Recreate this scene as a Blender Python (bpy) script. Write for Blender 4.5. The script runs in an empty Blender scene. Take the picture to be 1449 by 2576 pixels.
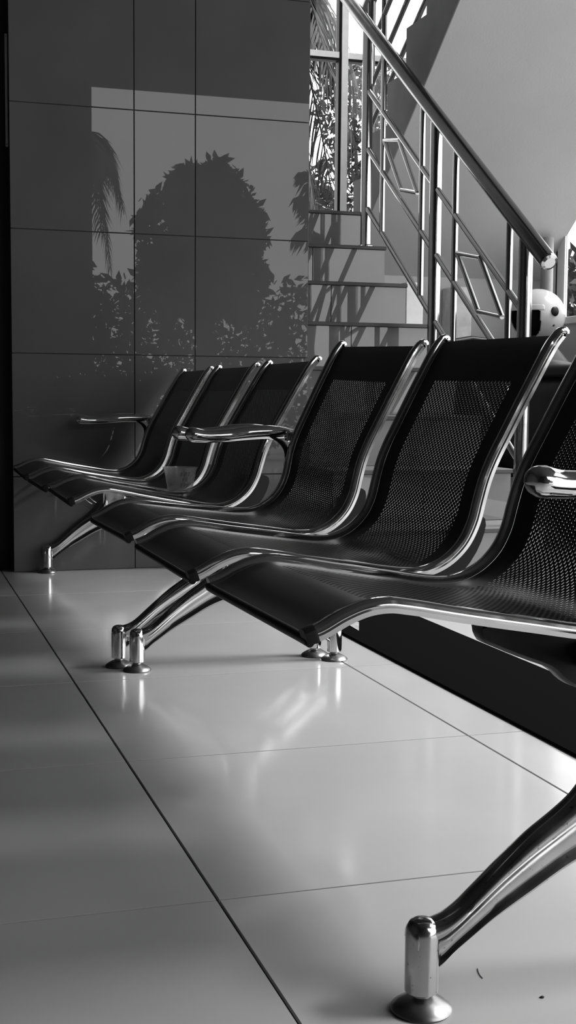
import bpy, math, random
import numpy as np
from mathutils import Matrix, Vector

random.seed(7)
rng = np.random.default_rng(7)
scn = bpy.context.scene
col = scn.collection

# ------------------------------------------------------------------ camera
F_PX, YAW, PIT, ROL, CAM_H = 3263.134, 0.301376, 0.088769, 0.007744, 0.586286
fw = np.array([math.sin(YAW) * math.cos(PIT), math.cos(YAW) * math.cos(PIT), -math.sin(PIT)])
rt = np.array([math.cos(YAW), -math.sin(YAW), 0.0])
up = np.cross(rt, fw)
rt, up = math.cos(ROL) * rt + math.sin(ROL) * up, -math.sin(ROL) * rt + math.cos(ROL) * up
cd = bpy.data.cameras.new('camera')
cam = bpy.data.objects.new('camera', cd)
col.objects.link(cam)
cam.matrix_world = Matrix(((rt[0], up[0], -fw[0], 0), (rt[1], up[1], -fw[1], 0),
                           (rt[2], up[2], -fw[2], CAM_H), (0, 0, 0, 1)))
cd.sensor_fit = 'VERTICAL'
cd.sensor_height = 36.0
cd.lens = F_PX / 2576 * 36.0
cd.clip_start = 0.05
scn.camera = cam

# ------------------------------------------------------------------ sky and exposure
world = bpy.data.worlds.new('overcast_sky')
scn.world = world
world.use_nodes = True
bg = world.node_tree.nodes['Background']
bg.inputs[0].default_value = (1, 1, 1, 1)
bg.inputs[1].default_value = 3.3
sun_d = bpy.data.lights.new('hazy_sun', 'SUN')
sun_d.energy = 7.0
sun_d.angle = math.radians(24)
sun = bpy.data.objects.new('hazy_sun', sun_d)
col.objects.link(sun)
SE, SA = math.radians(50), math.radians(14)       # low hazy sun on the open right-hand side
sun.rotation_euler = Vector((-math.cos(SE) * math.cos(SA), math.cos(SE) * math.sin(SA), -math.sin(SE))).to_track_quat('-Z', 'Y').to_euler()
vs = scn.view_settings
vs.view_transform = 'Standard'
vs.look = 'None'
vs.gamma = 1
vs.use_curve_mapping = False
vs.exposure = 0.0

# ------------------------------------------------------------------ materials
def mat(name, grey, rough=0.5, metal=0.0, spec=0.5, noise=0.0, nscale=8.0, rnoise=0.0, bump=0.0, bscale=40.0, spots=0.0):
    m = bpy.data.materials.new(name)
    m.use_nodes = True
    nt = m.node_tree
    b = nt.nodes['Principled BSDF']
    b.inputs['Base Color'].default_value = (grey, grey, grey, 1)
    b.inputs['Roughness'].default_value = rough
    b.inputs['Metallic'].default_value = metal
    b.inputs['Specular IOR Level'].default_value = spec
    if noise or rnoise or bump or spots:
        tc = nt.nodes.new('ShaderNodeTexCoord')
        def nz(scale, detail=4):
            n = nt.nodes.new('ShaderNodeTexNoise')
            n.inputs['Scale'].default_value = scale
            n.inputs['Detail'].default_value = detail
            nt.links.new(tc.outputs['Object'], n.inputs['Vector'])
            return n
        def mr(src, a, c):
            r = nt.nodes.new('ShaderNodeMapRange')
            r.inputs['From Min'].default_value = 0.3
            r.inputs['From Max'].default_value = 0.7
            r.inputs['To Min'].default_value = a
            r.inputs['To Max'].default_value = c
            nt.links.new(src, r.inputs['Value'])
            return r
        if noise:
            r = mr(nz(nscale).outputs['Fac'], grey * (1 - noise), grey * (1 + noise))
            out = r.outputs['Result']
            if spots:
                n2 = nz(220, 2)
                ra = nt.nodes.new('ShaderNodeMapRange')
                ra.inputs['From Min'].default_value = 0.66
                ra.inputs['From Max'].default_value = 0.72
                ra.inputs['To Min'].default_value = 1
                ra.inputs['To Max'].default_value = 1 - spots
                nt.links.new(n2.outputs['Fac'], ra.inputs['Value'])
                mu = nt.nodes.new('ShaderNodeMath')
                mu.operation = 'MULTIPLY'
                nt.links.new(out, mu.inputs[0])
                nt.links.new(ra.outputs['Result'], mu.inputs[1])
                out = mu.outputs[0]
            cb = nt.nodes.new('ShaderNodeCombineColor')
            for k in range(3):
                nt.links.new(out, cb.inputs[k])
            nt.links.new(cb.outputs[0], b.inputs['Base Color'])
        if rnoise:
            r = mr(nz(nscale * 1.7).outputs['Fac'], max(0.0, rough - rnoise), rough + rnoise)
            nt.links.new(r.outputs['Result'], b.inputs['Roughness'])
        if bump:
            bp = nt.nodes.new('ShaderNodeBump')
            bp.inputs['Strength'].default_value = bump
            bp.inputs['Distance'].default_value = 0.002
            nt.links.new(nz(bscale).outputs['Fac'], bp.inputs['Height'])
            nt.links.new(bp.outputs['Normal'], b.inputs['Normal'])
    return m

def glass_mat(name, tint=1.0, haze=0.0, ior=1.45):
    m = bpy.data.materials.new(name)
    m.use_nodes = True
    nt = m.node_tree
    nt.nodes.remove(nt.nodes['Principled BSDF'])
    out = nt.nodes['Material Output']
    t = nt.nodes.new('ShaderNodeBsdfTransparent')
    t.inputs[0].default_value = (tint, tint, tint, 1)
    g = nt.nodes.new('ShaderNodeBsdfGlossy')
    g.inputs['Roughness'].default_value = 0.02
    fr = nt.nodes.new('ShaderNodeFresnel')
    ge = nt.nodes.new('ShaderNodeNewGeometry')
    mr_ = nt.nodes.new('ShaderNodeMapRange')      # same reflectance on both faces of the sheet
    mr_.inputs['To Min'].default_value = ior
    mr_.inputs['To Max'].default_value = 1 / ior
    nt.links.new(ge.outputs['Backfacing'], mr_.inputs['Value'])
    nt.links.new(mr_.outputs['Result'], fr.inputs[0])
    mx = nt.nodes.new('ShaderNodeMixShader')
    nt.links.new(fr.outputs[0], mx.inputs[0])
    nt.links.new(t.outputs[0], mx.inputs[1])
    nt.links.new(g.outputs[0], mx.inputs[2])
    last = mx
    if haze:
        df = nt.nodes.new('ShaderNodeBsdfDiffuse')
        df.inputs[0].default_value = (.9, .9, .9, 1)
        m2 = nt.nodes.new('ShaderNodeMixShader')
        m2.inputs[0].default_value = haze
        nt.links.new(mx.outputs[0], m2.inputs[1])
        nt.links.new(df.outputs[0], m2.inputs[2])
        last = m2
    nt.links.new(last.outputs[0], out.inputs[0])
    return m

M = dict(
    floor_tile=mat('floor_tile_glaze', 0.40, 0.13, spec=0.32, noise=0.05, nscale=3, rnoise=0.03),
    grout=mat('dark_grout', 0.035, 0.9),
    wall_tile=mat('wall_tile_glaze', 0.085, 0.006, spec=0.42, noise=0.06, nscale=5),
    stair_tile=mat('stair_tile_glaze', 0.15, 0.012, spec=0.58, noise=0.06, nscale=5),
    tread_tile=mat('tread_stone', 0.22, 0.3, noise=0.08, nscale=12),
    overhang_shade=mat('nosing_shade', 0.045, 0.5, noise=0.1, nscale=20),
    plaster=mat('pale_plaster', 0.58, 0.85, noise=0.04, nscale=2.5, bump=0.25, bscale=120),
    worn_sunlit_plaster=mat('worn_sunlit_plaster', 0.85, 0.85, noise=0.16, nscale=14, bump=0.4, bscale=60),
    concrete=mat('grey_concrete', 0.21, 0.85, noise=0.12, nscale=6, bump=0.3),
    sun_patch=mat('sun_patch_white', 0.85, 0.6, noise=0.05, nscale=20),
    dark_wall=mat('dark_wall_and_doorway', 0.022, 0.7),
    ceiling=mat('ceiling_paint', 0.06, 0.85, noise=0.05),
    rubber=mat('black_rubber', 0.005, 0.95, spec=0.0),
    chrome=mat('polished_chrome', 0.78, 0.07, 1.0, noise=0.03, nscale=30, rnoise=0.02),
    cast_chrome=mat('cast_chrome', 0.50, 0.11, 1.0, noise=0.06, nscale=26, rnoise=0.04),
    worn_chrome=mat('worn_chrome', 0.46, 0.18, 1.0, noise=0.10, nscale=26, rnoise=0.05, spots=0.55),
    steel=mat('brushed_steel', 0.17, 0.18, 1.0, noise=0.06, nscale=20, rnoise=0.04),
    satin=mat('satin_steel', 0.30, 0.33, 1.0, noise=0.06, nscale=30),
    rail_chrome=mat('railing_chrome', 0.55, 0.10, 1.0, noise=0.05, nscale=20, rnoise=0.03),
    black_paint=mat('black_powder_coat', 0.011, 0.32, spec=0.4),
    black_plastic=mat('black_plastic', 0.010, 0.4, spec=0.2),
    black_steel=mat('black_steel', 0.009, 0.4, spec=0.2),
    alu=mat('pale_aluminium', 0.85, 0.5, 0.0, noise=0.05, nscale=20),
    glass=glass_mat('window_glass', 0.93),
    cup=glass_mat('clear_plastic', 0.97, haze=0.22, ior=1.5),
    leaf=mat('leaf_green_grey', 0.022, 0.6, spec=0.2, noise=0.5, nscale=2),
    palm_leaf=mat('palm_leaf_grey', 0.02, 0.6, spec=0.15, noise=0.4, nscale=3),
    bark=mat('bark_grey', 0.07, 0.9, noise=0.3, nscale=9, bump=0.5),
    ground=mat('outdoor_ground', 0.22, 0.9, noise=0.25, nscale=0.9),
    helmet=mat('white_helmet_gloss', 0.50, 0.18, noise=0.03),
    paper=mat('grey_paper', 0.30, 0.8, noise=0.25, nscale=60),
    dirt=mat('dark_crumb', 0.01, 0.9),
    pipe=mat('grey_pipe', 0.30, 0.6, noise=0.08, nscale=9),
)

# ------------------------------------------------------------------ helpers
class MB:
    def __init__(s):
        s.v = []
        s.f = []
    def add(s, vs_, fs):
        o = len(s.v)
        s.v += [tuple(map(float, p)) for p in vs_]
        s.f += [tuple(i + o for i in f) for f in fs]
        return s
    def box(s, x0, x1, y0, y1, z0, z1):
        return s.add([(x0, y0, z0), (x1, y0, z0), (x1, y1, z0), (x0, y1, z0), (x0, y0, z1), (x1, y0, z1), (x1, y1, z1), (x0, y1, z1)],
                     [(0, 3, 2, 1), (4, 5, 6, 7), (0, 1, 5, 4), (1, 2, 6, 5), (2, 3, 7, 6), (3, 0, 4, 7)])
    def cbox(s, x0, x1, y0, y1, z0, z1, c):
        """box with chamfered edges"""
        n0 = len(s.v)
        def ring(z, k):
            a = [(x0 + k, y0 + c), (x0 + c, y0 + k), (x1 - c, y0 + k), (x1 - k, y0 + c), (x1 - k, y1 - c), (x1 - c, y1 - k), (x0 + c, y1 - k), (x0 + k, y1 - c)]
            return [(p[0], p[1], z) for p in a]
        rs = [ring(z0, c), ring(z0 + c, 0), ring(z1 - c, 0), ring(z1, c)]
        return s.loft(rs, cap=True)
    def loft(s, rings, cap=True, closed=True):
        n = len(rings[0])
        vs_ = [p for r in rings for p in r]
        fs = []
        for i in range(len(rings) - 1):
            for j in range(n if closed else n - 1):
                k = (j + 1) % n
                fs.append((i * n + j, i * n + k, (i + 1) * n + k, (i + 1) * n + j))
        if cap and closed:
            fs.append(tuple(range(n - 1, -1, -1)))
            fs.append(tuple((len(rings) - 1) * n + j for j in range(n)))
        return s.add(vs_, fs)
    def tube(s, pts, r, n=12, cap=True, squash=None, up=(0, 0, 1), dome=False):
        pts = [np.array(p, float) for p in pts]
        if not hasattr(r, '__len__'):
            r = [r] * len(pts)
        r = list(r)
        rings = []
        ref = np.array(up, float)
        for i, p in enumerate(pts):
            t = pts[min(i + 1, len(pts) - 1)] - pts[max(i - 1, 0)]
            t = t / (np.linalg.norm(t) + 1e-12)
            u_ = ref
            if abs(t @ u_) > 0.97:
                u_ = np.array((1.0, 0, 0)) if abs(t[0]) < 0.9 else np.array((0, 1.0, 0))
            a = np.cross(t, u_)
            a /= np.linalg.norm(a)
            b = np.cross(a, t)
            sa, sb = squash if squash else (1, 1)
            rings.append([p + a * r[i] * sa * math.cos(2 * math.pi * k / n) + b * r[i] * sb * math.sin(2 * math.pi * k / n) for k in range(n)])
        return s.loft(rings, cap)
    def lathe(s, prof, c=(0, 0, 0), n=24, axis=None):
        rings = []
        for r, z in prof:
            rings.append([(c[0] + r * math.cos(2 * math.pi * k / n), c[1] + r * math.sin(2 * math.pi * k / n), c[2] + z) for k in range(n)])
        return s.loft(rings, True)
    def prism_y(s, poly, y0, y1):
        n = len(poly)
        v = [(x, y0, z) for x, z in poly] + [(x, y1, z) for x, z in poly]
        f = [tuple(range(n)), tuple(range(2 * n - 1, n - 1, -1))] + [(i, i + n, (i + 1) % n + n, (i + 1) % n) for i in range(n)]
        return s.add(v, f)
    def prism_x(s, poly, x0, x1):
        n = len(poly)
        v = [(x0, y, z) for y, z in poly] + [(x1, y, z) for y, z in poly]
        f = [tuple(range(n)), tuple(range(2 * n - 1, n - 1, -1))] + [(i, i + n, (i + 1) % n + n, (i + 1) % n) for i in range(n)]
        return s.add(v, f)

def mesh_from(name, v, f, smooth=None, fix=True):
    me = bpy.data.meshes.new(name)
    me.from_pydata(v, [], f)
    if fix:
        import bmesh
        bm = bmesh.new()
        bm.from_mesh(me)
        bmesh.ops.recalc_face_normals(bm, faces=bm.faces)
        bm.to_mesh(me)
        bm.free()
    if smooth is not None:
        me.shade_smooth()
        me.set_sharp_from_angle(angle=math.radians(smooth))
    me.update()
    return me

def put(name, mb, material, parent=None, smooth=None, fix=True, loc=None):
    """mesh given in world coordinates; origin at parent location"""
    off = np.zeros(3)
    if parent is not None:
        o = parent
        while o is not None:
            off += np.array(o.location)
            o = o.parent
    if loc is not None:
        base = np.array(loc, float)
    else:
        base = off
    v = mb.v
    if np.any(base != 0):
        v = [(p[0] - base[0], p[1] - base[1], p[2] - base[2]) for p in v]
    me = mesh_from(name, v, mb.f, smooth, fix)
    me.materials.append(M[material])
    ob = bpy.data.objects.new(name, me)
    col.objects.link(ob)
    if loc is not None:
        ob.location = base - off
    if parent is not None:
        ob.parent = parent
    return ob

def empty(name, loc):
    o = bpy.data.objects.new(name, None)
    o.location = loc
    o.empty_display_size = 0.1
    col.objects.link(o)
    return o

def tag(o, label=None, cat=None, group=None, kind=None):
    if label: o['label'] = label
    if cat: o['category'] = cat
    if group: o['group'] = group
    if kind: o['kind'] = kind
    return o

def inst(name, me, parent, loc):
    o = bpy.data.objects.new(name, me)
    col.objects.link(o)
    o.location = loc
    o.parent = parent
    return o

def catmull(pts, n):
    P = np.array(pts, float)
    P = np.vstack([2 * P[0] - P[1], P, 2 * P[-1] - P[-2]])
    d = np.linalg.norm(np.diff(P, axis=0), axis=1) ** 0.5
    t = np.concatenate([[0], np.cumsum(d)])
    out = []
    for i in range(1, len(P) - 2):
        for u in np.linspace(t[i], t[i + 1], n, endpoint=False):
            A1 = (t[i] - u) / (t[i] - t[i - 1]) * P[i - 1] + (u - t[i - 1]) / (t[i] - t[i - 1]) * P[i]
            A2 = (t[i + 1] - u) / (t[i + 1] - t[i]) * P[i] + (u - t[i]) / (t[i + 1] - t[i]) * P[i + 1]
            A3 = (t[i + 2] - u) / (t[i + 2] - t[i + 1]) * P[i + 1] + (u - t[i + 1]) / (t[i + 2] - t[i + 1]) * P[i + 2]
            B1 = (t[i + 1] - u) / (t[i + 1] - t[i - 1]) * A1 + (u - t[i - 1]) / (t[i + 1] - t[i - 1]) * A2
            B2 = (t[i + 2] - u) / (t[i + 2] - t[i]) * A2 + (u - t[i]) / (t[i + 2] - t[i]) * A3
            out.append((t[i + 1] - u) / (t[i + 1] - t[i]) * B1 + (u - t[i]) / (t[i + 1] - t[i]) * B2)
    out.append(P[-2])
    return np.array(out)

# ------------------------------------------------------------------ room shell
WY = 4.336            # face of the tiled wall
CZ = 2.97             # ceiling height
XR = 3.13             # right wall
T = 0.6
X0, Y0 = 0.3612, 1.4257
floor = put('floor', MB().box(-2.4, 3.3, -1.6, 6.7, -0.12, -0.004), 'grout')
tag(floor, 'large pale glossy floor tiles with thin dark joints', 'floor', kind='structure')
g = 0.0018
ft = MB().cbox(g, T - g, g, T - g, -0.006, 0.0, 0.0004)
ftm = mesh_from('tile', ft.v, ft.f)
ftm.materials.append(M['floor_tile'])
for i in range(-4, 5):
    for j in range(-5, 7):
        x, y = X0 + T * i, Y0 + T * j
        if x > 3.2 or (y > 4.3 and x < -1.0) :
            continue
        inst('tile', ftm, floor, (x, y, 0))

# tiled wall behind the far bench
wall = put('wall_back', MB().box(0.404, 1.409, WY + 0.004, WY + 0.16, 0, CZ), 'grout')
tag(wall, 'dark glossy tiled wall reflecting the trees outside', 'wall', kind='structure')
xs = [0.399, 0.805, 1.0125, 1.415]
zs = [0.0, 0.3165, 0.7209, 1.122, 1.5239, 1.927, 2.331, 2.735, CZ]
for a, b in zip(xs[:-1], xs[1:]):
    for c, d in zip(zs[:-1], zs[1:]):
        put('tile', MB().cbox(a + .0014, b - .0014, WY, WY + 0.01, c + .0014, d - .0014, 0.0007), 'wall_tile', wall)
for c, d in zip(zs[:-1], zs[1:]):
    put('tile', MB().cbox(1.4095, 1.4185, WY + .012, WY + 0.16, c + .0014, d - .0014, 0.0007), 'wall_tile', wall)

# black wall colour stands in for the dark doorway left of the tiles; metal strip
wl = put('wall_left', MB().box(-2.4, 0.46, 4.42, 4.5, 0, CZ).box(-2.4, -2.3, -1.6, 4.42, 0, CZ), 'dark_wall')
tag(wl, 'black wall standing in for the dark doorway beside the tiled wall', 'wall', kind='structure')
st = empty('metal_strip', (0.40, 4.415, 1.39))
put('strip_bar', MB().cbox(0.3955, 0.4035, 4.414, 4.42, 1.394, 1.754, 0.001), 'alu', st)
for z in (1.402, 1.745):
    put('screw_hole', MB().tube([(0.3995, 4.4135, z), (0.3995, 4.4145, z)], 0.0014, 10), 'black_plastic', st)
tag(st, 'narrow pale metal strip with screw holes on the black wall', 'metal strip')

wf = put('wall_front', MB().box(-2.4, 1.56, -1.65, -1.5, 0, CZ), 'dark_wall')
tag(wf, 'dark wall behind the viewer left of the open entrance', 'wall', kind='structure')
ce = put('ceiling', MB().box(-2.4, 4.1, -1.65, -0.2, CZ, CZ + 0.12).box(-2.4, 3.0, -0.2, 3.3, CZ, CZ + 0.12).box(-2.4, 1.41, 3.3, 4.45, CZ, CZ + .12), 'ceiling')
bm_ = put('trim_shade_1', MB().box(2.9, 3.0, -0.2, 3.3, 2.85, CZ), 'ceiling')  # unseen beam, added to keep steep light off the floor left of the benches
tag(bm_, 'added unseen beam shading the floor along the open side of the waiting area', 'beam', kind='structure')
tag(ce, 'grey ceiling over the waiting area', 'ceiling', kind='structure')
# right wall with its window, closing the stairwell
wr = put('wall_right', MB().box(XR, XR + 0.12, 3.3, 6.72, 0, 0.955).box(XR, XR + 0.03, 5.755, 6.72, 0.955, 2.9)
         .box(XR, XR + 0.12, 3.3, 3.42, 0.955, 4.6).box(XR, XR + 0.12, 3.42, 6.72, 2.9, 2.98).box(XR, XR + 0.12, 3.42, 6.72, 4.52, 4.6), 'plaster')
tag(wr, 'pale plaster wall under the side window', 'wall', kind='structure')
w2 = empty('window_2', (XR, 5.0, 0.96))
tag(w2, 'side window beneath the upper stair flight', 'window', kind='structure')
put('sill', MB().cbox(XR - .025, XR + .06, 3.43, 5.75, 0.94, 0.975, .003), 'alu', w2)
put('window_frame', MB().box(XR - .010, XR + .008, 5.705, 5.755, 0.975, 2.9).box(XR - .010, XR + .008, 3.42, 3.46, .975, 2.9).box(XR - .010, XR + .008, 3.46, 5.705, 2.86, 2.9), 'alu', w2)
put('dark_frame_strip', MB().box(XR - .004, XR + .006, 5.682, 5.705, 0.975, 2.86), 'black_plastic', w2)
for y in (5.612, 4.86, 4.15):
    put('mullion', MB().box(XR - .010, XR + .008, y, y + .07, 0.975, 2.86), 'alu', w2)
for a, b in ((3.46, 4.15), (4.22, 4.86), (4.93, 5.612)):
    put('pane', MB().box(XR - .003, XR + .001, a, b, 0.975, 2.86), 'glass', w2)
w3 = empty('window_added', (XR, 5.0, 2.98))  # unseen glazing, added to brighten the landing window frame
tag(w3, 'added unseen glazing above the side window to light the stairwell', 'window', kind='structure')
for y in (3.42, 4.5, 5.6, 6.66):
    put('mullion', MB().box(XR, XR + .05, y, y + .05, 2.98, 4.52), 'alu', w3)
for a, b in ((3.47, 4.5), (4.55, 5.6), (5.65, 6.66)):
    put('pane', MB().box(XR + .018, XR + .022, a, b, 2.98, 4.52), 'glass', w3)
# wall left of the stairs and back wall under the landing
ws = put('wall_stairwell', MB().box(1.26, 1.408, WY + .165, 6.72, 0, 4.6), 'concrete')
tag(ws, 'grey side wall of the stairwell', 'wall', kind='structure')
wu = put('wall_under_landing', MB().box(1.41, XR, 5.87, 5.97, 0, 1.24), 'plaster')
tag(wu, 'pale plaster wall under the stair landing', 'wall', kind='structure')
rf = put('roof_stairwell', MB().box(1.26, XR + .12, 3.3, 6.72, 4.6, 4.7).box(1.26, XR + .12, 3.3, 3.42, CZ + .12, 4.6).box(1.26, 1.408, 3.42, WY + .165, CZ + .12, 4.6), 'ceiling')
tag(rf, 'grey roof over the stairwell', 'roof', kind='structure')
# landing window
YW = 6.6
wb = put('wall_landing', MB().box(1.41, XR, YW, YW + .12, 0, 1.42).box(1.41, XR, YW, YW + .12, 4.3, 4.6), 'plaster')
tag(wb, 'plaster wall around the landing window', 'wall', kind='structure')
w1 = empty('window_1', (2.3, YW, 1.42))
tag(w1, 'tall landing window looking out on palms', 'window', kind='structure')
for x in (1.41, 2.327, 3.06):
    fr = put('mullion', MB().box(x, x + .034, YW - .01, YW + .05, 1.42, 4.3), 'alu', w1)
    put('dark_frame_strip', MB().box(x - .015, x, YW + .002, YW + .05, 1.42, 4.3), 'black_plastic', fr)  # black strip forms the mullion's dark side return
for a, b in ((1.444, 2.312), (2.361, 3.045)):
    for z in (2.357, 3.3):
        t_ = put('transom', MB().box(a, b, YW - .006, YW + .05, z, z + .03), 'alu', w1)
        put('dark_frame_strip', MB().box(a, b, YW + .002, YW + .05, z - .013, z), 'black_plastic', t_)
    for c, d in ((1.42, 2.344), (2.387, 3.287), (3.33, 4.3)):
        put('pane', MB().box(a, b, YW + .018, YW + .022, c, d), 'glass', w1)

# black runner along the back of the benches, paper scrap on it
rn = put('floor_runner', MB().cbox(1.072, 1.35, 0.2, 3.56, 0.0, 0.006, 0.001), 'rubber')
tag(rn, 'long black floor strip running behind the benches', 'floor strip')
pp = put('paper_scrap', MB().add([(1.150, 3.175, .0065), (1.159, 3.104, .0065), (1.117, 2.992, .0065), (1.120, 3.066, .0068),
                                  (1.150, 3.175, .0075), (1.159, 3.104, .0078), (1.117, 2.992, .0075), (1.120, 3.066, .0080)],
                                 [(0, 1, 2, 3), (4, 7, 6, 5), (0, 4, 5, 1), (1, 5, 6, 2), (2, 6, 7, 3), (3, 7, 4, 0)]), 'paper', loc=(1.14, 3.08, .006))
tag(pp, 'small grey paper label lying on the black floor strip', 'paper')

# ------------------------------------------------------------------ lower stair flight
SX0, SX1 = 1.415, 2.07
RH, TR = 0.1776, 0.2447
def sy(i): return 3.816 + TR * i
def sz(i): return 0.1655 + RH * i
stairs = empty('staircase', (1.75, 3.816, 0))
tag(stairs, 'tiled staircase rising behind the benches to the window landing', 'stairs')
body = MB()
for i in range(0, 8):
    y1 = sy(i + 1) + .01 if i < 7 else YW - .012
    body.box(SX0, SX1 - .004, sy(i) + .012, y1, 0 if i < 7 else 1.24, sz(i) - .02)
body.box(SX1 - .004, XR - .002, 5.805, YW - .012, 1.245, sz(7) - .02)
put('stair_core', body, 'concrete', stairs)
for i in range(0, 8):
    z0 = 0 if i == 0 else sz(i - 1)
    for a, b in ((SX0 + .001, 1.742), (1.7445, SX1)):
        put('riser_tile', MB().cbox(a, b, sy(i), sy(i) + .012, z0 + .001, sz(i) - .0155, .0006), 'stair_tile', stairs)
    y1 = sy(i + 1) - .0005 if i < 7 else YW - .012
    x1 = SX1 + .004
    td = put('tread', MB().cbox(SX0 + .001, x1, sy(i) + .0105, y1, sz(i) - .0185, sz(i), .002), 'tread_tile', stairs)
    put('nosing_shade_strip', MB().cbox(SX0 + .001, x1, sy(i) - .010, sy(i) + .010, sz(i) - .0150, sz(i), .002), 'overhang_shade', td)  # dark colour stands for the shadow under the tread overhang
put('tread', MB().cbox(SX1 + .005, XR - .002, 5.805, YW - .012, sz(7) - .0185, sz(7), .002), 'tread_tile', stairs)
put('sun_patch_block', MB().cbox(SX1 + .005, 2.15, 5.045, 5.28, 0.88, 1.062, .002), 'sun_patch', stairs)  # white block added in place of a sunlit patch beside the step

# ------------------------------------------------------------------ upper flight with its soffit
upf = empty('upper_stair_flight', (2.62, 5.8, 1.409))
tag(upf, 'upper stair flight with a smooth pale sloping underside', 'stairs')
UX = 2.11
def soff(y): return -0.7484 * y + 5.5714
ny = [5.80 - 0.2085 * k for k in range(14)]
nz_ = [1.409 + RH * (k + 1) for k in range(14)]
poly = [(5.87, soff(5.87)), (5.87, 1.405), (5.80, 1.405)]
for k in range(14):
    poly += [(ny[k], nz_[k]), (ny[k] - 0.2085, nz_[k])]
ye = ny[-1] - 0.2085
poly += [(ye, soff(ye))]
def flight_side(x0, x1):
    m = MB()
    P = []
    for k in range(14):
        b0, b1 = ny[k], ny[k] - 0.2085
        P.append([(b0, soff(b0)), (b0, nz_[k]), (b1, nz_[k]), (b1, soff(b1))])
    P.append([(5.868, soff(5.868)), (5.868, 1.243), (5.80, 1.243), (5.80, soff(5.80))])
    for q in P:
        m.prism_x(q, x0, x1)
    return m
put('stringer', flight_side(UX, UX + .012), 'concrete', upf)
put('step_core', flight_side(UX + .0122, XR - .002).box(UX, XR - .002, 5.75, 5.803, 1.28, 1.388), 'concrete', upf)
# soffit plaster skin (underside)
sp = MB()
yA, yB = ye, 5.868
for x0_, x1_ in ((UX, XR - .002),):
    sp.add([(x0_, yA, soff(yA) - .0105), (x1_, yA, soff(yA) - .0105), (x1_, yB, soff(yB) - .0105), (x0_, yB, soff(yB) - .0105),
            (x0_, yA, soff(yA) - .0005), (x1_, yA, soff(yA) - .0005), (x1_, yB, soff(yB) - .0005), (x0_, yB, soff(yB) - .0005)],
           [(0, 1, 2, 3), (4, 7, 6, 5), (0, 4, 5, 1), (1, 5, 6, 2), (2, 6, 7, 3), (3, 7, 4, 0)])
put('soffit', sp, 'plaster', upf)
pier = MB().cbox(2.60, 2.70, 5.74, 5.868, 0.0, 1.115, .006)
pr_ = put('plaster_pier', pier, 'worn_sunlit_plaster', loc=(2.65, 5.8, 0))  # paler than the wall plaster, sunlight on the pier put into its colour
tag(pr_, 'worn plaster pier coloured pale for the sun on it, under the stairs behind the railing', 'pier')
dp = put('drain_pipe', MB().tube([(3.02, 5.6, 0.0), (3.02, 5.6, .7), (3.02, 5.6, 1.345)], .03, 20), 'pipe', loc=(3.02, 5.6, 0), smooth=40)
tag(dp, 'grey vertical pipe beside the side window', 'pipe')

# ------------------------------------------------------------------ railing of the lower flight
RX = 2.0
rail = empty('stair_railing', (RX, 3.84, 0.17))
tag(rail, 'polished steel stair railing with parallelogram ornaments', 'railing')
def rl(y): return 1.0188 + (y - 3.7044) * 0.700
hr = put('handrail', MB().tube([(RX, y, rl(y)) for y in np.linspace(3.70, 5.86, 12)], .0285, 24), 'steel', rail, smooth=40)
put('end_cap', MB().tube([(RX, 3.690, rl(3.690)), (RX, 3.694, rl(3.694)), (RX, 3.6995, rl(3.6995))], [.018, .0265, .029], 24), 'rail_chrome', hr, smooth=30)
def post(y, r, z0, z1, name='post'):
    o = put(name, MB().tube([(RX, y, z0), (RX, y, (z0 + z1) / 2), (RX, y, z1)], r, 18), 'rail_chrome', rail, smooth=40)
    return o
P1, P2, P3 = 5.335, 4.590, 3.853
for y, i in ((P1, 6), (P2, 3), (P3, 0)):
    o = post(y, .0235, sz(i), rl(y) - .02)
    put('base_collar', MB().lathe([(.034, 0), (.034, .006), (.026, .012)], (RX, y, sz(i)), 20), 'rail_chrome', o, smooth=40)
def bar(y0, z0, y1, z1, r=.0115, name='sloping_bar'):
    put(name, MB().tube([(RX, y0, z0), (RX, (y0 + y1) / 2, (z0 + z1) / 2), (RX, y1, z1)], r, 14), 'rail_chrome', rail, smooth=40)
for (ya, yb) in ((P1, P2), (P2, P3)):
    for dz in (-0.262, -0.505, -0.755):
        bar(ya - .02, rl(ya - .02) + dz, yb + .02, rl(yb + .02) + dz)
for y in (5.142, 4.723, 4.409, 3.970):
    bar(y, rl(y) - .76, y, rl(y) - .02, .0115, 'baluster')
for q in ([(5.1285, 1.647), (4.9617, 1.6166), (4.7676, 1.3812), (4.9325, 1.4175)], [(4.3865, 1.1102), (4.193, 1.0755), (4.0137, 0.8603), (4.2002, 0.8901)]):
    fr = MB()
    for k in range(4):
        a, b = q[k], q[(k + 1) % 4]
        fr.tube([(RX, a[0], a[1]), (RX, b[0], b[1])], .009, 12)
    put('parallelogram_frame', fr, 'rail_chrome', rail, smooth=40)

# railing of the upper flight
RU = 2.16
ur = empty('upper_railing', (RU, 5.73, 1.6))
tag(ur, 'steel railing of the upper flight against the white sky', 'railing')
def ul(y): return 2.0536 - (y - 5.3503) * 0.62
for k, dz in enumerate((0.0, .18, .36)):
    put('sloping_bar', MB().tube([(RU, y, ul(y) + dz) for y in (5.72, 5.0, 4.2, 3.45)], .0115, 14), 'steel', ur, smooth=40)
put('handrail', MB().tube([(RU, y, ul(y) + .58) for y in (5.78, 5.0, 4.2, 3.45)], .0285, 20), 'steel', ur, smooth=40)
for y, zb in ((5.72, nz_[0]), (5.56, nz_[1]), (4.87, nz_[4]), (4.2, nz_[7])):
    put('post', MB().tube([(RU, y, zb), (RU, y, ul(y) + .57)], .018 if y > 5.6 else .0125, 16), 'steel', ur, smooth=40)

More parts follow.
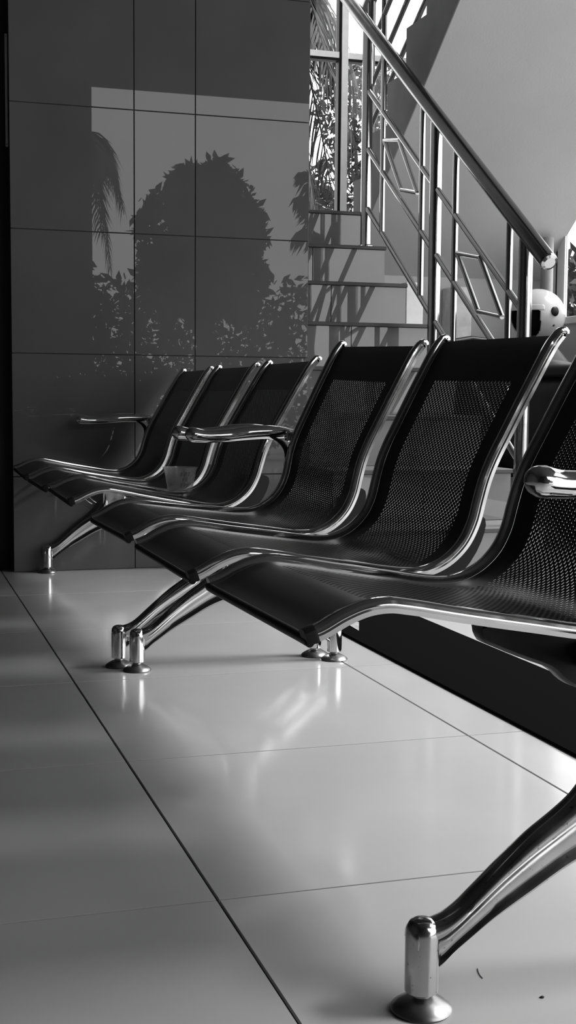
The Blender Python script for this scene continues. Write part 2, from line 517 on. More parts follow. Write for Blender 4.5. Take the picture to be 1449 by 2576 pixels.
# ------------------------------------------------------------------ benches
PATH = [(.3817, .3497), (.3958, .3545), (.4182, .3665), (.4414, .3752), (.4641, .3780), (.4888, .3752), (.5445, .3655), (.6206, .3534), (.6904, .3434),
        (.7218, .3440), (.7527, .3561), (.7781, .3787), (.7936, .4074), (.8025, .4397), (.8110, .4691), (.8232, .4985), (.8452, .5400), (.8700, .5860),
        (.8917, .6250), (.9043, .6475), (.9165, .6670), (.9264, .6790)]
BASE = catmull(PATH, 5)
TIP0, TOP0 = BASE[0].copy(), BASE[-1].copy()
MID0 = (TIP0 + TOP0) / 2
ANG0 = math.degrees(math.atan2(*(TOP0 - TIP0)[::-1]))
HOOK = np.array([(.9300, .6825), (.9340, .6842), (.9378, .6838), (.9402, .6810), (.9405, .6775)])
RAILP = np.vstack([BASE, HOOK])

def side_path(P, mid, ang):
    a = math.radians(ang - ANG0)
    R_ = np.array([[math.cos(a), -math.sin(a)], [math.sin(a), math.cos(a)]])
    return (P - MID0) @ R_.T + np.array(mid)

def normals(P):
    t = np.gradient(P, axis=0)
    t /= np.linalg.norm(t, axis=1)[:, None]
    return np.stack([-t[:, 1], t[:, 0]], 1)      # up/forward side

def perforated(PL, PR, yL, yR, hq):
    """seat sheet between the two rails; real holes on a staggered lattice"""
    arc = np.concatenate([[0], np.cumsum(np.linalg.norm(np.diff(BASE, axis=0), axis=1))])
    NL, NR = normals(PL), normals(PR)
    PL = PL - NL * .006
    PR = PR - NR * .006
    def mp(s, u, d=0.0):
        s = np.asarray(s, float)
        u = np.asarray(u, float)
        x = np.interp(s, arc, PL[:, 0]) * (1 - u) + np.interp(s, arc, PR[:, 0]) * u
        z = np.interp(s, arc, PL[:, 1]) * (1 - u) + np.interp(s, arc, PR[:, 1]) * u
        if d:
            nx = np.interp(s, arc, NL[:, 0]) * (1 - u) + np.interp(s, arc, NR[:, 0]) * u
            nz = np.interp(s, arc, NL[:, 1]) * (1 - u) + np.interp(s, arc, NR[:, 1]) * u
            x = x - nx * d
            z = z - nz * d
        return np.stack([x, yL + (yR - yL) * u, z], -1)
    V, Fc = [], []
    cnt = 0
    def add(v, f):
        nonlocal cnt
        V.append(v.reshape(-1, 3))
        Fc.extend((np.asarray(f) + cnt).tolist())
        cnt += v.reshape(-1, 3).shape[0]
    W_ = abs(yR - yL)
    L_ = arc[-1]
    m = .072 / W_
    s0, s1 = .083, L_ - .078
    cu, cs = .006, .0076
    ncol = int(round(W_ * (1 - 2 * m) / cu))
    nrow = int(round((s1 - s0) / cs))
    cs = (s1 - s0) / nrow
    du = (1 - 2 * m) / ncol
    def strip(sa, sb, ua, ub, n, k=2):
        S, Uu = np.meshgrid(np.linspace(sa, sb, n + 1), np.linspace(ua, ub, k), indexing='ij')
        v = mp(S.ravel(), Uu.ravel())
        f = [(i * k + j, i * k + j + 1, (i + 1) * k + j + 1, (i + 1) * k + j) for i in range(n) for j in range(k - 1)]
        add(v, f)
    e = .02 / W_
    strip(0, s0, e, 1 - e, 16, 6)
    strip(s1, L_, e, 1 - e, 14, 6)
    strip(s0, s1, e, m, 110)
    strip(s0, s1, 1 - m, 1 - e, 110)
    for par in (0, 1):
        cols = np.arange(par, ncol, 2)
        if par:
            rows = np.arange(nrow - 1)
            sh = .5
            for c in cols:                                    # half cells closing the shifted columns
                for a, b in ((0, .5), (nrow - .5, nrow)):
                    v = mp([s0 + a * cs, s0 + a * cs, s0 + b * cs, s0 + b * cs], [m + c * du, m + (c + 1) * du, m + (c + 1) * du, m + c * du])
                    add(v, [(0, 1, 2, 3)])
        else:
            rows = np.arange(nrow)
            sh = 0
        C_, R_ = np.meshgrid(cols, rows, indexing='ij')
        uc = m + (C_.ravel() + .5) * du
        sc = s0 + (R_.ravel() + .5 + sh) * cs
        if hq:
            ang = np.array([math.pi * (2 * k + 1) / 8 for k in range(8)])
            oc = np.array([(.5, .21), (.21, .5), (-.21, .5), (-.5, .21), (-.5, -.21), (-.21, -.5), (.21, -.5), (.5, -.21)])
            oc = np.array([(.5, .25), (.5, .5), (-.0, .5), (-.5, .5), (-.5, -.25), (-.5, -.5), (0, -.5), (.5, -.5)])
            ang = np.array([math.radians(a) for a in (25, 60, 90, 130, 205, 235, 270, 310)])
            hu, hs = .0020 / W_, .0023
        else:
            oc = np.array([(.5, .5), (-.5, .5), (-.5, -.5), (.5, -.5)])
            ang = np.array([math.radians(a) for a in (45, 135, 225, 315)])
            hu, hs = .0019 / W_, .0022
        n = len(ang)
        ou = uc[:, None] + oc[None, :, 0] * du
        os_ = sc[:, None] + oc[None, :, 1] * cs
        iu = uc[:, None] + np.cos(ang)[None] * hu
        is_ = sc[:, None] + np.sin(ang)[None] * hs
        vo = mp(os_.ravel(), ou.ravel()).reshape(-1, n, 3)
        vi = mp(is_.ravel(), iu.ravel()).reshape(-1, n, 3)
        vb = mp(is_.ravel(), iu.ravel(), .0008).reshape(-1, n, 3)
        v = np.concatenate([vo, vi, vb], 1)
        N = v.shape[0]
        q = []
        for k in range(n):
            k2 = (k + 1) % n
            q.append((k, k2, n + k2, n + k))
            q.append((n + k, n + k2, 2 * n + k2, 2 * n + k))
        q = np.array(q)
        f = (np.arange(N)[:, None, None] * 3 * n + q[None]).reshape(-1, 4)
        add(v, f)
    return np.vstack(V), Fc

SEC = [(0.0, -.0115), (0.0, -.0065), (.0022, -.0048), (.0022, -.0040), (0.0, -.0022), (0.0004, .0012), (.003, .0034), (.009, .0042), (.015, .0036), (.0188, .0012), (.0196, -.003), (.0196, -.0115)]
def side_rail(P, y_outer, sgn):
    Nn = normals(P)
    rings = []
    for p, n in zip(P, Nn):
        rings.append([(p[0] + n[0] * b, y_outer + sgn * a, p[1] + n[1] * b) for a, b in SEC])
    return MB().loft(rings, True)

PITCH, SW = 0.52, 0.43
LEG_TOP = [(.4775, .074), (.4790, .084), (.4860, .0902), (.4990, .0900), (.5140, .0935), (.5300, .1025), (.5480, .1180), (.5750, .1420), (.6040, .1660), (.6330, .1860), (.6520, .2020), (.6680, .2250), (.6760, .2500), (.6780, .2760)]
LEG_BOT = [(.5050, .040), (.5060, .040), (.5065, .040), (.5080, .0415), (.5140, .0460), (.5240, .0550), (.5410, .0670), (.5660, .0840), (.6040, .1055), (.6480, .1300), (.6750, .1405), (.6950, .1450), (.7100, .1465), (.7170, .1468)]
CX = .717

def make_leg(parent, y, dx, worn):
    lt = catmull(LEG_TOP, 4)
    lb = catmull(LEG_BOT, 4)
    sec = [(0, 0), (.05, .0080), (.13, .0125), (.23, .0140), (.32, .0130), (.39, .0108), (.46, .0080), (.58, .0062), (.72, .0050), (.81, .0054), (.86, .0078), (.93, .0092), (1.0, .006)]
    m = MB()
    def arm(sg):
        rings = []
        for a, b in zip(lt, lb):
            ax, bx = (a[0], b[0]) if sg > 0 else (2 * CX - a[0], 2 * CX - b[0])
            P = []
            for v, h in sec:
                P.append((ax + (bx - ax) * v + dx, y + h, a[1] + (b[1] - a[1]) * v))
            for v, h in reversed(sec[1:]):
                P.append((ax + (bx - ax) * v + dx, y - h, a[1] + (b[1] - a[1]) * v))
            rings.append(P)
        m.loft(rings, True)
    arm(1)
    arm(-1)
    m.box(CX - .04 + dx, CX + .04 + dx, y - .012, y + .012, .16, .300)
    leg = put('leg', m, 'worn_chrome' if worn else 'cast_chrome', parent, smooth=42)
    for fx in (.494, 2 * CX - .494):
        put('foot_post', MB().lathe([(.0150, .0190), (.0165, .0200), (.0165, .0760), (.0155, .0830), (.0125, .0880), (.0080, .0905), (.002, .0912)], (fx + dx, y, 0), 28), 'worn_chrome' if worn else 'chrome', leg, smooth=50)
        put('foot_pad', MB().lathe([(.0285, 0.0), (.0300, .002), (.0290, .0045), (.0220, .0095), (.0140, .0135), (.0095, .0150), (.0090, .0200)], (fx + dx, y, 0), 32), 'satin', leg, smooth=50)
    return leg

def make_armrest(parent, y, sgn, P):
    """sgn +1: the bench lies towards -y; P: profile of the seat rail it is bolted to"""
    seg = P[60:]
    def rx(z): return float(np.interp(z, seg[:, 1], seg[:, 0]))
    xe = rx(.5075)
    c = catmull([(.598, .5035), (.603, .5045), (.612, .5052), (.640, .5020), (.693, .5040), (.737, .5090), (.780, .5108), (xe - .012, .5090), (xe + .003, .5075)], 5)
    rr = np.interp(c[:, 0], [.598, .5995, .603, .609, .616, .632, .66, .70, .737, .78, xe - .02, xe + .003], [.002, .006, .0115, .0155, .0164, .0148, .0136, .0140, .0152, .0150, .0130, .0100])
    m = MB().tube([(p[0], y, p[1]) for p in c], list(rr), 22, squash=(1.12, 1.0))
    a = put('armrest', m, 'chrome', parent, smooth=60)
    ds = .0 if sgn > 0 else -.010
    s = catmull([(xe - .050, .502), (rx(.488) - .020, .491), (rx(.472) - .001, .474), (rx(.45) + .007, .450), (rx(.42) + .009, .420), (rx(.39) + .004, .390)], 6)
    if sgn > 0:
      put('arm_support', MB().tube([(p[0] + ds * (1 if p[1] < .49 else .5), y - (.012 if sgn > 0 else .004), p[1]) for p in s], [.0015 + .0055 * math.sin(math.pi * k / (len(s) - 1)) for k in range(len(s))], 12), 'black_steel', a, smooth=60)  # black colour stands in for dark reflections in the chrome support
    put('arm_bolt_tab', MB().cbox(xe - .014, xe + .008, y - .008 - .009 * sgn, y + .008 - .009 * sgn, .490, .512, .003), 'chrome', a, smooth=30)
    return a

def make_bench(name, yc, legs, seats, label, worn_near, hq):
    root = empty(name, (CX, yc, 0))
    tag(root, label, 'bench')
    for y, dx, wn in legs:
        make_leg(root, y, dx, wn)
    ya, yb = legs[0][0], legs[1][0]
    put('cross_beam', MB().cbox(CX - .008, CX + .032, ya, yb, .297, .325, .004), 'black_steel', root)
    for k, (mL, aL, mR, aR) in enumerate(seats):
        yL = yc + PITCH * (1 - k) + SW / 2
        yR = yL - SW
        PL, PR = side_path(BASE, mL, aL), side_path(BASE, mR, aR)
        v, f = perforated(PL, PR, yL, yR, hq)
        base = np.array((CX, yc, 0))
        me = mesh_from('seat', (v - base).tolist(), f, 35, fix=False)
        me.materials.append(M['black_paint'])
        seat = bpy.data.objects.new('seat', me)
        col.objects.link(seat)
        seat.parent = root
        RL, RR = side_path(RAILP, mL, aL), side_path(RAILP, mR, aR)
        put('side_rail', side_rail(RL, yL, -1), 'chrome', seat, smooth=40)
        put('side_rail', side_rail(RR[2:], yR, 1), 'chrome', seat, smooth=40)
        # rolled front lip
        m = MB()
        rings = []
        for y, P in ((yL - .006, PL), (yL - .03, PL), ((yL + yR) / 2, (PL + PR) / 2), (yR + .03, PR), (yR + .006, PR)):
            n = normals(P)[0]
            t = np.array([n[1], -n[0]])
            c = P[0] - n * .0100
            ring = []
            for q in range(14):
                a = 2 * math.pi * q / 14
                d = n * .0056 * math.sin(a) + t * .0050 * math.cos(a)
                ring.append((c[0] + d[0], y, c[1] + d[1]))
            rings.append(ring)
        m.loft(rings, True)
        put('front_lip', m, 'black_plastic', seat, smooth=50)
        for P, yo, sg, qq in ((PR, yR, 1, (0, 0, 2, 3)),):
            rings = []
            Nn = normals(P)
            for q, sc in zip(qq, (.55, .88, .97, .93)):
                p, n = P[q] + (np.array([-.0035, -.001]) if sc < .9 else 0), Nn[q]
                ring = []
                for a, b in ((-.0008, -.0125), (-.0008, .001), (.003, .0042), (.010, .0050), (.017, .0042), (.0208, .001), (.0208, -.0125)):
                    bb = -.004 + (b + .004) * sc
                    ring.append((p[0] + n[0] * bb, yo + sg * (.0100 + (a - .0100) * sc), p[1] + n[1] * bb))
                rings.append(ring)
            put('end_cap', MB().loft(rings, True), 'black_plastic', seat, smooth=40)
        # curved black bracket under the seat
        br = [(.597, .3370), (.5995, .3230), (.6140, .3155), (.6500, .3010), (.6830, .2885), (.7000, .2740), (.7170, .2660), (.7400, .2700), (.7800, .2950), (.8200, .3320), (.8420, .3700), (.8460, .3980), (.8300, .4060), (.8050, .4020)]
        inner = [(.7985, .385), (.7850, .362), (.7640, .342), (.7350, .3305), (.7050, .3290), (.6500, .3355), (.620, .3400)]
        pb = side_path(np.array(br + inner), ((mL[0] + mR[0]) / 2, (mL[1] + mR[1]) / 2), (aL + aR) / 2)
        pb = [tuple(q) for q in pb]
        nb = len(br)
        for uy in (yR + .085,):
            mm = MB()
            # split into convex-ish quads between outer and inner curve
            oc_ = catmull([pb[i] for i in range(nb)], 3)
            ic_ = catmull([pb[0]] + [pb[i] for i in range(len(pb) - 1, nb - 1, -1)] + [pb[nb - 1]], 3)
            s_o = np.linspace(0, 1, len(oc_))
            s_i = np.linspace(0, 1, len(ic_))
            tt = np.linspace(0, 1, 34)
            O = np.stack([np.interp(tt, s_o, oc_[:, 0]), np.interp(tt, s_o, oc_[:, 1])], 1)
            I = np.stack([np.interp(tt, s_i, ic_[:, 0]), np.interp(tt, s_i, ic_[:, 1])], 1)
            rings = []
            for o_, i_ in zip(O, I):
                rings.append([(o_[0], uy - .014, o_[1] + .004), (o_[0], uy - .009, o_[1]), (o_[0], uy + .009, o_[1]), (o_[0], uy + .014, o_[1] + .004), (i_[0], uy + .014, i_[1]), (i_[0], uy - .014, i_[1])])
            mm.loft(rings, True)
            put('bracket', mm, 'black_steel', seat, smooth=40)
    yl = yc + PITCH + SW / 2
    yr = yc - PITCH - SW / 2
    make_armrest(root, yl + .020, 1, side_path(BASE, seats[0][0], seats[0][1]))
    make_armrest(root, yr - .020, -1, side_path(BASE, seats[2][2], seats[2][3]))
    return root

near = make_bench('waiting_bench', 1.896, [(1.107, -.012, True), (2.705, .012, False)],
    [((.6605, .5190), 33.9, (.6650, .5150), 32.0), ((.6600, .5172), 32.4, (.6590, .5150), 31.5), ((.6590, .5180), 30.9, (.6570, .5225), 30.4)],
    'nearer three-seat black perforated bench, closest to the viewer', True, True)
far = make_bench('waiting_bench', 3.541, [(2.758, -.018, False), (4.298, .012, False)],
    [((.6735, .5117), 29.8, (.6665, .5095), 30.2), ((.6640, .5110), 30.1, (.6620, .5110), 29.8), ((.6630, .5165), 29.2, (.6570, .5160), 29.3)],
    'farther three-seat black perforated bench against the dark tiled wall', False, False)

# ------------------------------------------------------------------ cup on the far bench
cx, cy, cz = .700, 3.16, .3465
cup = put('plastic_cup', MB(), 'cup', loc=(cx, cy, cz)) if False else None
m = MB()
nseg = 32
prof = [(.0005, .0035), (.026, .0035), (.0285, .001), (.0300, .003), (.0405, .058), (.0435, .0605), (.0435, .063), (.0405, .0632), (.0392, .058), (.0288, .005), (.0005, .0048)]
rings = [[(cx + r * math.cos(2 * math.pi * k / nseg), cy + r * math.sin(2 * math.pi * k / nseg), cz + z) for k in range(nseg)] for r, z in prof]
m.loft(rings, True)
cup = put('plastic_cup', m, 'cup', loc=(cx, cy, cz), smooth=40)
tag(cup, 'clear disposable plastic cup left on the farther bench', 'cup')
pm = MB()
for k in range(5):
    a0 = -1.75 + k * .13
    for zz in range(3):
        if (k + zz) % 2 == 0:
            r_ = .0312 + .0102 * ((.012 + zz * .015) / .055) + .0003
            za = cz + .014 + zz * .014
            vs_ = []
            for aa, z in ((a0, za), (a0 + .11, za + .004), (a0 + .11, za + .012), (a0, za + .008)):
                rr_ = .0300 + .0105 * ((z - cz - .003) / .055) + .0004
                vs_ += [(cx + rr_ * math.cos(aa), cy + rr_ * math.sin(aa), z)]
            for aa, z in ((a0, za), (a0 + .11, za + .004), (a0 + .11, za + .012), (a0, za + .008)):
                rr_ = .0300 + .0105 * ((z - cz - .003) / .055) + .0009
                vs_ += [(cx + rr_ * math.cos(aa), cy + rr_ * math.sin(aa), z)]
            pm.add(vs_, [(0, 1, 2, 3), (4, 7, 6, 5), (0, 4, 5, 1), (1, 5, 6, 2), (2, 6, 7, 3), (3, 7, 4, 0)])
put('printed_motif', pm, 'paper', cup)

# ------------------------------------------------------------------ scooter and helmet under the stairs
sc = empty('motor_scooter', (2.68, 5.0, 0))
tag(sc, 'black motor scooter parked under the stairs', 'scooter')
def rings_along_y(st, n=20, pw=2.6):
    out = []
    for y, cx_, cz_, hx, hz in st:
        ring = []
        for k in range(n):
            a = 2 * math.pi * k / n
            ca, sa = math.cos(a), math.sin(a)
            ring.append((cx_ + hx * math.copysign(abs(ca) ** (2 / pw), ca), y, cz_ + hz * math.copysign(abs(sa) ** (2 / pw), sa)))
        out.append(ring)
    return out
SCX = 2.66
put('rear_body', MB().loft(rings_along_y([(4.46, SCX, .60, .04, .05), (4.52, SCX, .59, .10, .09), (4.70, SCX, .55, .145, .14), (4.90, SCX, .52, .155, .17), (5.10, SCX, .48, .14, .20), (5.28, SCX, .42, .10, .16)])), 'black_plastic', sc, smooth=50)
put('saddle', MB().loft(rings_along_y([(4.50, SCX, .690, .05, .018), (4.56, SCX, .695, .11, .030), (4.75, SCX, .695, .135, .032), (4.92, SCX, .715, .13, .035), (5.02, SCX, .770, .12, .055), (5.12, SCX, .790, .10, .045), (5.20, SCX, .72, .07, .05), (5.25, SCX, .67, .03, .02)])), 'black_plastic', sc, smooth=50)
for y, r in ((4.62, .20), (5.52, .20)):
    w = MB()
    rings = []
    for k in range(32):
        a = 2 * math.pi * k / 32
        c_ = (SCX, y + (r - .04) * math.cos(a), .20 + (r - .04) * math.sin(a))
        rings.append([(c_[0] + .045 * math.cos(b), c_[1] + .04 * math.sin(b) * math.cos(a), c_[2] + .04 * math.sin(b) * math.sin(a)) for b in [2 * math.pi * q / 10 for q in range(10)]])
    rings.append(rings[0])
    w.loft(rings, False)
    wh = put('wheel', w, 'rubber', sc, smooth=60)
    put('wheel_hub', MB().tube([(SCX - .04, y, .20), (SCX + .04, y, .20)], .05, 16), 'steel', wh, smooth=40)
put('leg_shield', MB().loft(rings_along_y([(5.36, SCX, .48, .17, .26), (5.42, SCX, .52, .19, .30), (5.48, SCX, .56, .14, .26), (5.54, SCX, .58, .06, .14)])), 'black_plastic', sc, smooth=50)
put('floorboard', MB().cbox(SCX - .14, SCX + .14, 5.15, 5.45, .24, .29, .01), 'black_plastic', sc)
put('handlebar', MB().tube([(SCX - .27, 5.30, .83), (SCX - .14, 5.36, .85), (SCX, 5.40, .84), (SCX + .14, 5.36, .85), (SCX + .27, 5.30, .83)], .014, 12), 'black_plastic', sc, smooth=50)
put('steering_column', MB().tube([(SCX, 5.52, .22), (SCX, 5.40, .84)], .025, 14), 'black_steel', sc, smooth=50)
bo = put('bolt', MB().tube([(SCX - .1555, 4.83, .615), (SCX - .161, 4.83, .615)], [.010, .008], 14), 'chrome', sc, smooth=30)
put('bolt_recess', MB().tube([(SCX - .154, 4.83, .612), (SCX - .1565, 4.83, .612)], .022, 20), 'black_steel', sc, smooth=30)

hc = np.array((2.672, 5.03, .940))
HR = .112
fF = np.array((-.955, -.30, 0.0)); fF /= np.linalg.norm(fF)
fS = np.array((-fF[1], fF[0], 0.0))          # towards the viewer's right
if fS[0] < 0: fS = -fS
fZ = np.array((0, 0, 1.0))
he = empty('motorcycle_helmet', tuple(hc - np.array((0, 0, HR * .86))))
tag(he, 'white open-face helmet resting on the black scooter', 'helmet')
def sph(cond, r, nu=40, nv=28, sx=1.0, thick=None):
    v, f, idx = [], [], {}
    for i in range(nv + 1):
        th = math.pi * i / nv
        for j in range(nu):
            ph = 2 * math.pi * j / nu
            d = np.array((math.sin(th) * math.cos(ph), math.sin(th) * math.sin(ph), math.cos(th)))
            idx[(i, j)] = len(v)
            p = hc + r * (fF * d[0] * 1.12 + fS * d[1] * sx + fZ * d[2] * 1.0)
            v.append(p)
    for i in range(nv):
        for j in range(nu):
            th = math.pi * (i + .5) / nv
            ph = 2 * math.pi * (j + .5) / nu
            d = (math.sin(th) * math.cos(ph), math.sin(th) * math.sin(ph), math.cos(th))
            if cond(d):
                f.append((idx[(i, j)], idx[(i + 1, j)], idx[(i + 1, (j + 1) % nu)], idx[(i, (j + 1) % nu)]))
    return v, f
def shell_ok(d):
    if d[2] < -.86: return False
    if d[0] > .60 + .30 * min(0, d[2] + .1) and d[2] < .14: return False
    return True
v, f = sph(shell_ok, HR, 160, 110)
b = MB(); b.add(v, f)
sh = put('shell', b, 'helmet', he, smooth=50, fix=False)
md = sh.modifiers.new('thickness', 'SOLIDIFY'); md.thickness = .006; md.offset = -1
v, f = sph(lambda d: d[2] > -.80, HR * .90, 32, 20)
b = MB(); b.add(v, f)
put('liner', b, 'rubber', he, smooth=60, fix=False)
ep = hc + HR * (fS * .985 + fF * .08 + fZ * .10)
put('visor_hinge', MB().tube([tuple(ep - fS * .006), tuple(ep + fS * .004), tuple(ep + fS * .008)], [.020, .020, .015], 24), 'black_plastic', he, smooth=40)
ep2 = hc + HR * (fS * .90 + fF * .05 - fZ * .42)
put('snap_button', MB().tube([tuple(ep2 - fS * .002), tuple(ep2 + fS * .004)], .0045, 14), 'black_plastic', he, smooth=40)
v, f = sph(lambda d: d[0] > .45 and .13 < d[2] < .34, HR * 1.012, 160, 110)
b = MB(); b.add(v, f)
pk = put('peak', b, 'helmet', he, smooth=50, fix=False)
md = pk.modifiers.new('thickness', 'SOLIDIFY'); md.thickness = .004
v, f = sph(lambda d: d[0] > .72 and .50 < d[2] < .62 and abs(d[1]) < .3, HR * 1.006, 96, 66)
b = MB(); b.add(v, f)
put('brow_sticker', b, 'black_plastic', he, smooth=50, fix=False)

# ------------------------------------------------------------------ small litter on the floor
cr = put('floor_crumb', MB().loft([[(.606 + r * math.cos(a) * (1 + .3 * math.sin(3 * a)), 1.0964 + .7 * r * math.sin(a), z) for a in [2 * math.pi * k / 9 for k in range(9)]] for r, z in ((.0022, 0.0), (.0026, .0008), (.0012, .0018))]), 'dirt', loc=(.606, 1.0964, 0))
tag(cr, 'tiny dark crumb on the floor near the front leg', 'crumb')
hs_ = put('floor_hair', MB().tube([(0.5730, 1.1733, .0006), (0.5702, 1.1655, .0006), (0.5685, 1.1583, .0006), (0.5681, 1.1509, .0006)], .0004, 6), 'dirt', loc=(.571, 1.166, 0))
tag(hs_, 'short curved dark fibre on the floor by the nearest bench foot', 'fibre')

# ------------------------------------------------------------------ outdoors
gd = put('ground', MB().box(-40, 60, -50, 60, -.5, -.13), 'ground')
tag(gd, 'grey ground outside the building', 'ground', kind='structure')

def frond(parent, base, az, length, rise, droop, nl=46, leaf=.42, lw=.022):
    """one palm frond: arched rachis with hanging leaflets"""
    d = np.array((math.cos(az), math.sin(az), 0))
    s_ = np.array((-d[1], d[0], 0))
    m = MB()
    P = []
    for k in range(15):
        t = k / 14
        P.append(np.array(base) + d * length * (t - .12 * t * t) + np.array((0, 0, rise * math.sin(t * 1.5) - droop * t ** 2.4)))
    m.tube([tuple(p) for p in P], [.016 * (1 - .85 * k / 14) + .002 for k in range(15)], 6)
    P = np.array(P)
    for k in range(nl):
        t = .10 + .88 * k / nl
        i = t * 14
        p = np.array([np.interp(i, range(15), P[:, c]) for c in range(3)])
        tg = P[min(14, int(i) + 1)] - P[int(i)]
        tg /= np.linalg.norm(tg)
        ll = leaf * (.45 + .75 * math.sin(math.pi * min(1, t * .9 + .08))) * random.uniform(.85, 1.1)
        for sg in (-1, 1):
            e = s_ * sg * random.uniform(.55, .9) + tg * .55 + np.array((0, 0, -random.uniform(.35, 1.0)))
            e /= np.linalg.norm(e)
            mid = p + e * ll * .5 + np.array((0, 0, .015))
            tip = p + e * ll + np.array((0, 0, -ll * random.uniform(.12, .3)))
            w_ = tg * lw
            m.add([p - w_ * .4, p + w_ * .4, mid + w_, mid - w_, tip], [(0, 1, 2, 3), (3, 2, 4)])
    put('frond', m, 'palm_leaf', parent, fix=False)

def palm(x, y, z0, h, label, fr, leaf=.42, group=None):
    o = empty('palm_tree', (x, y, z0))
    tag(o, label, 'palm', group)
    put('trunk', MB().tube([(x + .05 * math.sin(k), y, z0 + h * k / 9) for k in range(10)], [.12 - .004 * k for k in range(10)], 10), 'bark', o, smooth=40)
    for az, ln, ri, dr in fr:
        frond(o, (x, y, z0 + h), az, ln, ri, dr, leaf=leaf)
    return o

def leafy(name, x, y, z0, h, blobs, n, ls, label, cat='tree', trunk_r=.09):
    """tree with trunk, branches and loose leaf cards in ellipsoid clumps"""
    o = empty(name, (x, y, z0))
    tag(o, label, cat)
    m = MB().tube([(x, y, z0), (x + .04, y, z0 + h * .3), (x - .03, y + .02, z0 + h * .6)], [trunk_r, trunk_r * .8, trunk_r * .5], 10)
    for b in blobs:
        m.tube([(x, y, z0 + h * .35), ((x + b[0]) / 2, (y + b[1]) / 2 + .03, (z0 + h * .35 + b[2]) / 2 + .05), b[:3]], [trunk_r * .5, trunk_r * .3, trunk_r * .12], 7)
        for q in range(6):
            e = (b[0] + random.uniform(-1, 1) * b[3] * .8, b[1] + random.uniform(-1, 1) * b[4] * .8, b[2] + random.uniform(-1, 1) * b[5] * .8)
            m.tube([b[:3], e], [trunk_r * .1, trunk_r * .04], 5)
    put('trunk', m, 'bark', o, smooth=40)
    vol = np.array([b[3] * b[4] * b[5] for b in blobs]) ** .67
    cnt = (n * vol / vol.sum()).astype(int)
    V, Fc = [], []
    k0 = 0
    for b, c in zip(blobs, cnt):
        d = rng.normal(size=(c, 3))
        d /= np.linalg.norm(d, axis=1)[:, None]
        r = rng.uniform(.35, 1.0, size=(c, 1)) ** .5
        p = np.array(b[:3]) + d * r * np.array(b[3:6]) * rng.uniform(.9, 1.08, size=(c, 1))
        a = rng.normal(size=(c, 3)); a /= np.linalg.norm(a, axis=1)[:, None]
        bb = np.cross(a, rng.normal(size=(c, 3))); bb /= np.linalg.norm(bb, axis=1)[:, None]
        l_ = ls * rng.uniform(.6, 1.3, size=(c, 1))
        q = np.stack([p - a * l_, p + bb * l_ * .42, p + a * l_, p - bb * l_ * .42], 1)
        V.append(q.reshape(-1, 3))
        Fc += (np.arange(c * 4).reshape(-1, 4) + k0).tolist()
        k0 += c * 4
    b = MB()
    b.v = [tuple(p) for p in np.vstack(V).tolist()]
    b.f = [tuple(t) for t in Fc]
    fo = put('foliage', b, 'leaf', o, fix=False)
    fo['kind'] = 'stuff'
    return o

# seen through the landing window
palm(2.42, 9.3, -.13, 3.75, 'palm with drooping fronds just outside the landing window',
     [(a, l, r, d) for a, l, r, d in ((-.5, 1.05, .25, 1.5), (-.15, 1.1, .35, 1.2), (.2, 1.0, .15, 1.7), (.55, 1.1, .45, .9), (-.9, 1.0, .4, 1.3), (1.0, 1.1, .3, 1.2), (.05, .8, .05, 2.0), (-.35, .75, .0, 1.9), (2.0, 1.3, .4, 1.0), (3.0, 1.3, .5, 1.1), (4.0, 1.2, .4, 1.2), (.35, 1.15, .75, .5))], .55)
leafy('leafy_tree', 4.7, 12.5, -.13, 4.6, [(4.5, 12.4, 3.45, .42, .5, .45), (4.75, 12.6, 3.1, .4, .5, .5), (4.4, 12.5, 2.75, .35, .4, .3), (4.05, 12.3, 2.5, .3, .4, .2), (4.75, 12.4, 3.75, .3, .4, .2)], 2000, .05,
      'fine-leaved tree right of the palm behind the landing window')
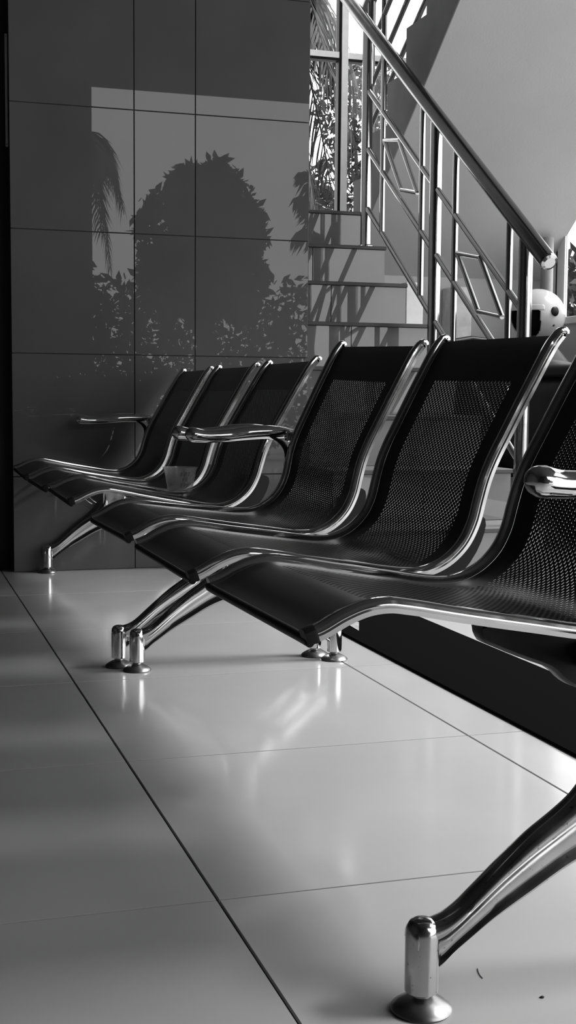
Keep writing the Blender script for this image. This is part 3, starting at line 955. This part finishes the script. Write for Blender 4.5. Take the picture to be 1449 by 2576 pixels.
leafy('shrub_tree', 3.9, 13.5, -.13, 2.9, [(4.2, 13.5, 2.72, .4, .4, .25), (4.6, 13.4, 2.45, .4, .4, .35), (4.2, 13.5, 2.3, .4, .4, .3)], 1500, .05,
      'low leafy tree below the palm fronds behind the landing window')
# seen through the side window
leafy('dark_tree', 5.9, 9.4, -.13, 2.4, [(5.5, 9.3, 1.25, .6, .5, .55), (6.1, 9.2, 1.0, .6, .5, .7), (5.3, 9.1, .7, .5, .5, .6), (5.7, 9.0, .35, .6, .5, .5)], 9000, .07,
      'dense dark tree outside the side window under the stairs')
# seen mirrored in the tiled wall (they stand behind the viewer)
leafy('round_tree', 3.75, -7.0, -.13, 3.6, [(3.45, -7.0, 2.55, .55, .5, .6), (3.95, -7.0, 2.6, .6, .5, .7), (3.60, -7.0, 3.0, .35, .4, .42), (3.9, -7.0, 3.05, .35, .4, .45), (4.25, -7.0, 2.55, .32, .4, .5), (3.4, -7.0, 2.0, .5, .5, .5), (4.1, -7.0, 2.0, .5, .5, .5)], 8000, .085,
      'rounded bushy tree mirrored in the middle of the tiled wall')
palm(2.25, -7.2, -.13, 3.75, 'palm mirrored at the left of the tiled wall',
     [(a, l, r, d) for a, l, r, d in ((.1, .62, .28, 1.0), (-.4, .66, .34, .8), (.6, .7, .3, 1.2), (-.9, .7, .2, 1.3), (1.2, .7, .35, 1.0), (2.2, .8, .4, .9), (3.1, .8, .4, .9), (4.2, .7, .4, .9), (.25, .45, .05, 1.5), (-.2, .5, .0, 1.6))], .36)
palm(5.45, -7.0, -.13, 2.5, 'palm mirrored at the right edge of the tiled wall',
     [(a, l, r, d) for a, l, r, d in ((3.0, .50, 1.1, .1), (3.4, .55, .9, .2), (2.7, .5, .8, .2), (3.2, .6, .5, .3), (1.0, .7, .9, .4), (0.0, .7, .9, .4), (5.0, .6, .8, .4))], .28)
leafy('hedge', 3.4, -5.6, -.13, 2.0, [(1.6 + .42 * k, -5.6 + .1 * (k % 2), 1.0 + .12 * math.sin(k * 1.9), .42, .35, 1.0 + .1 * math.cos(k * 2.3)) for k in range(8)], 7500, .07,
      'leafy hedge mirrored along the lower part of the tiled wall', 'hedge', .05)
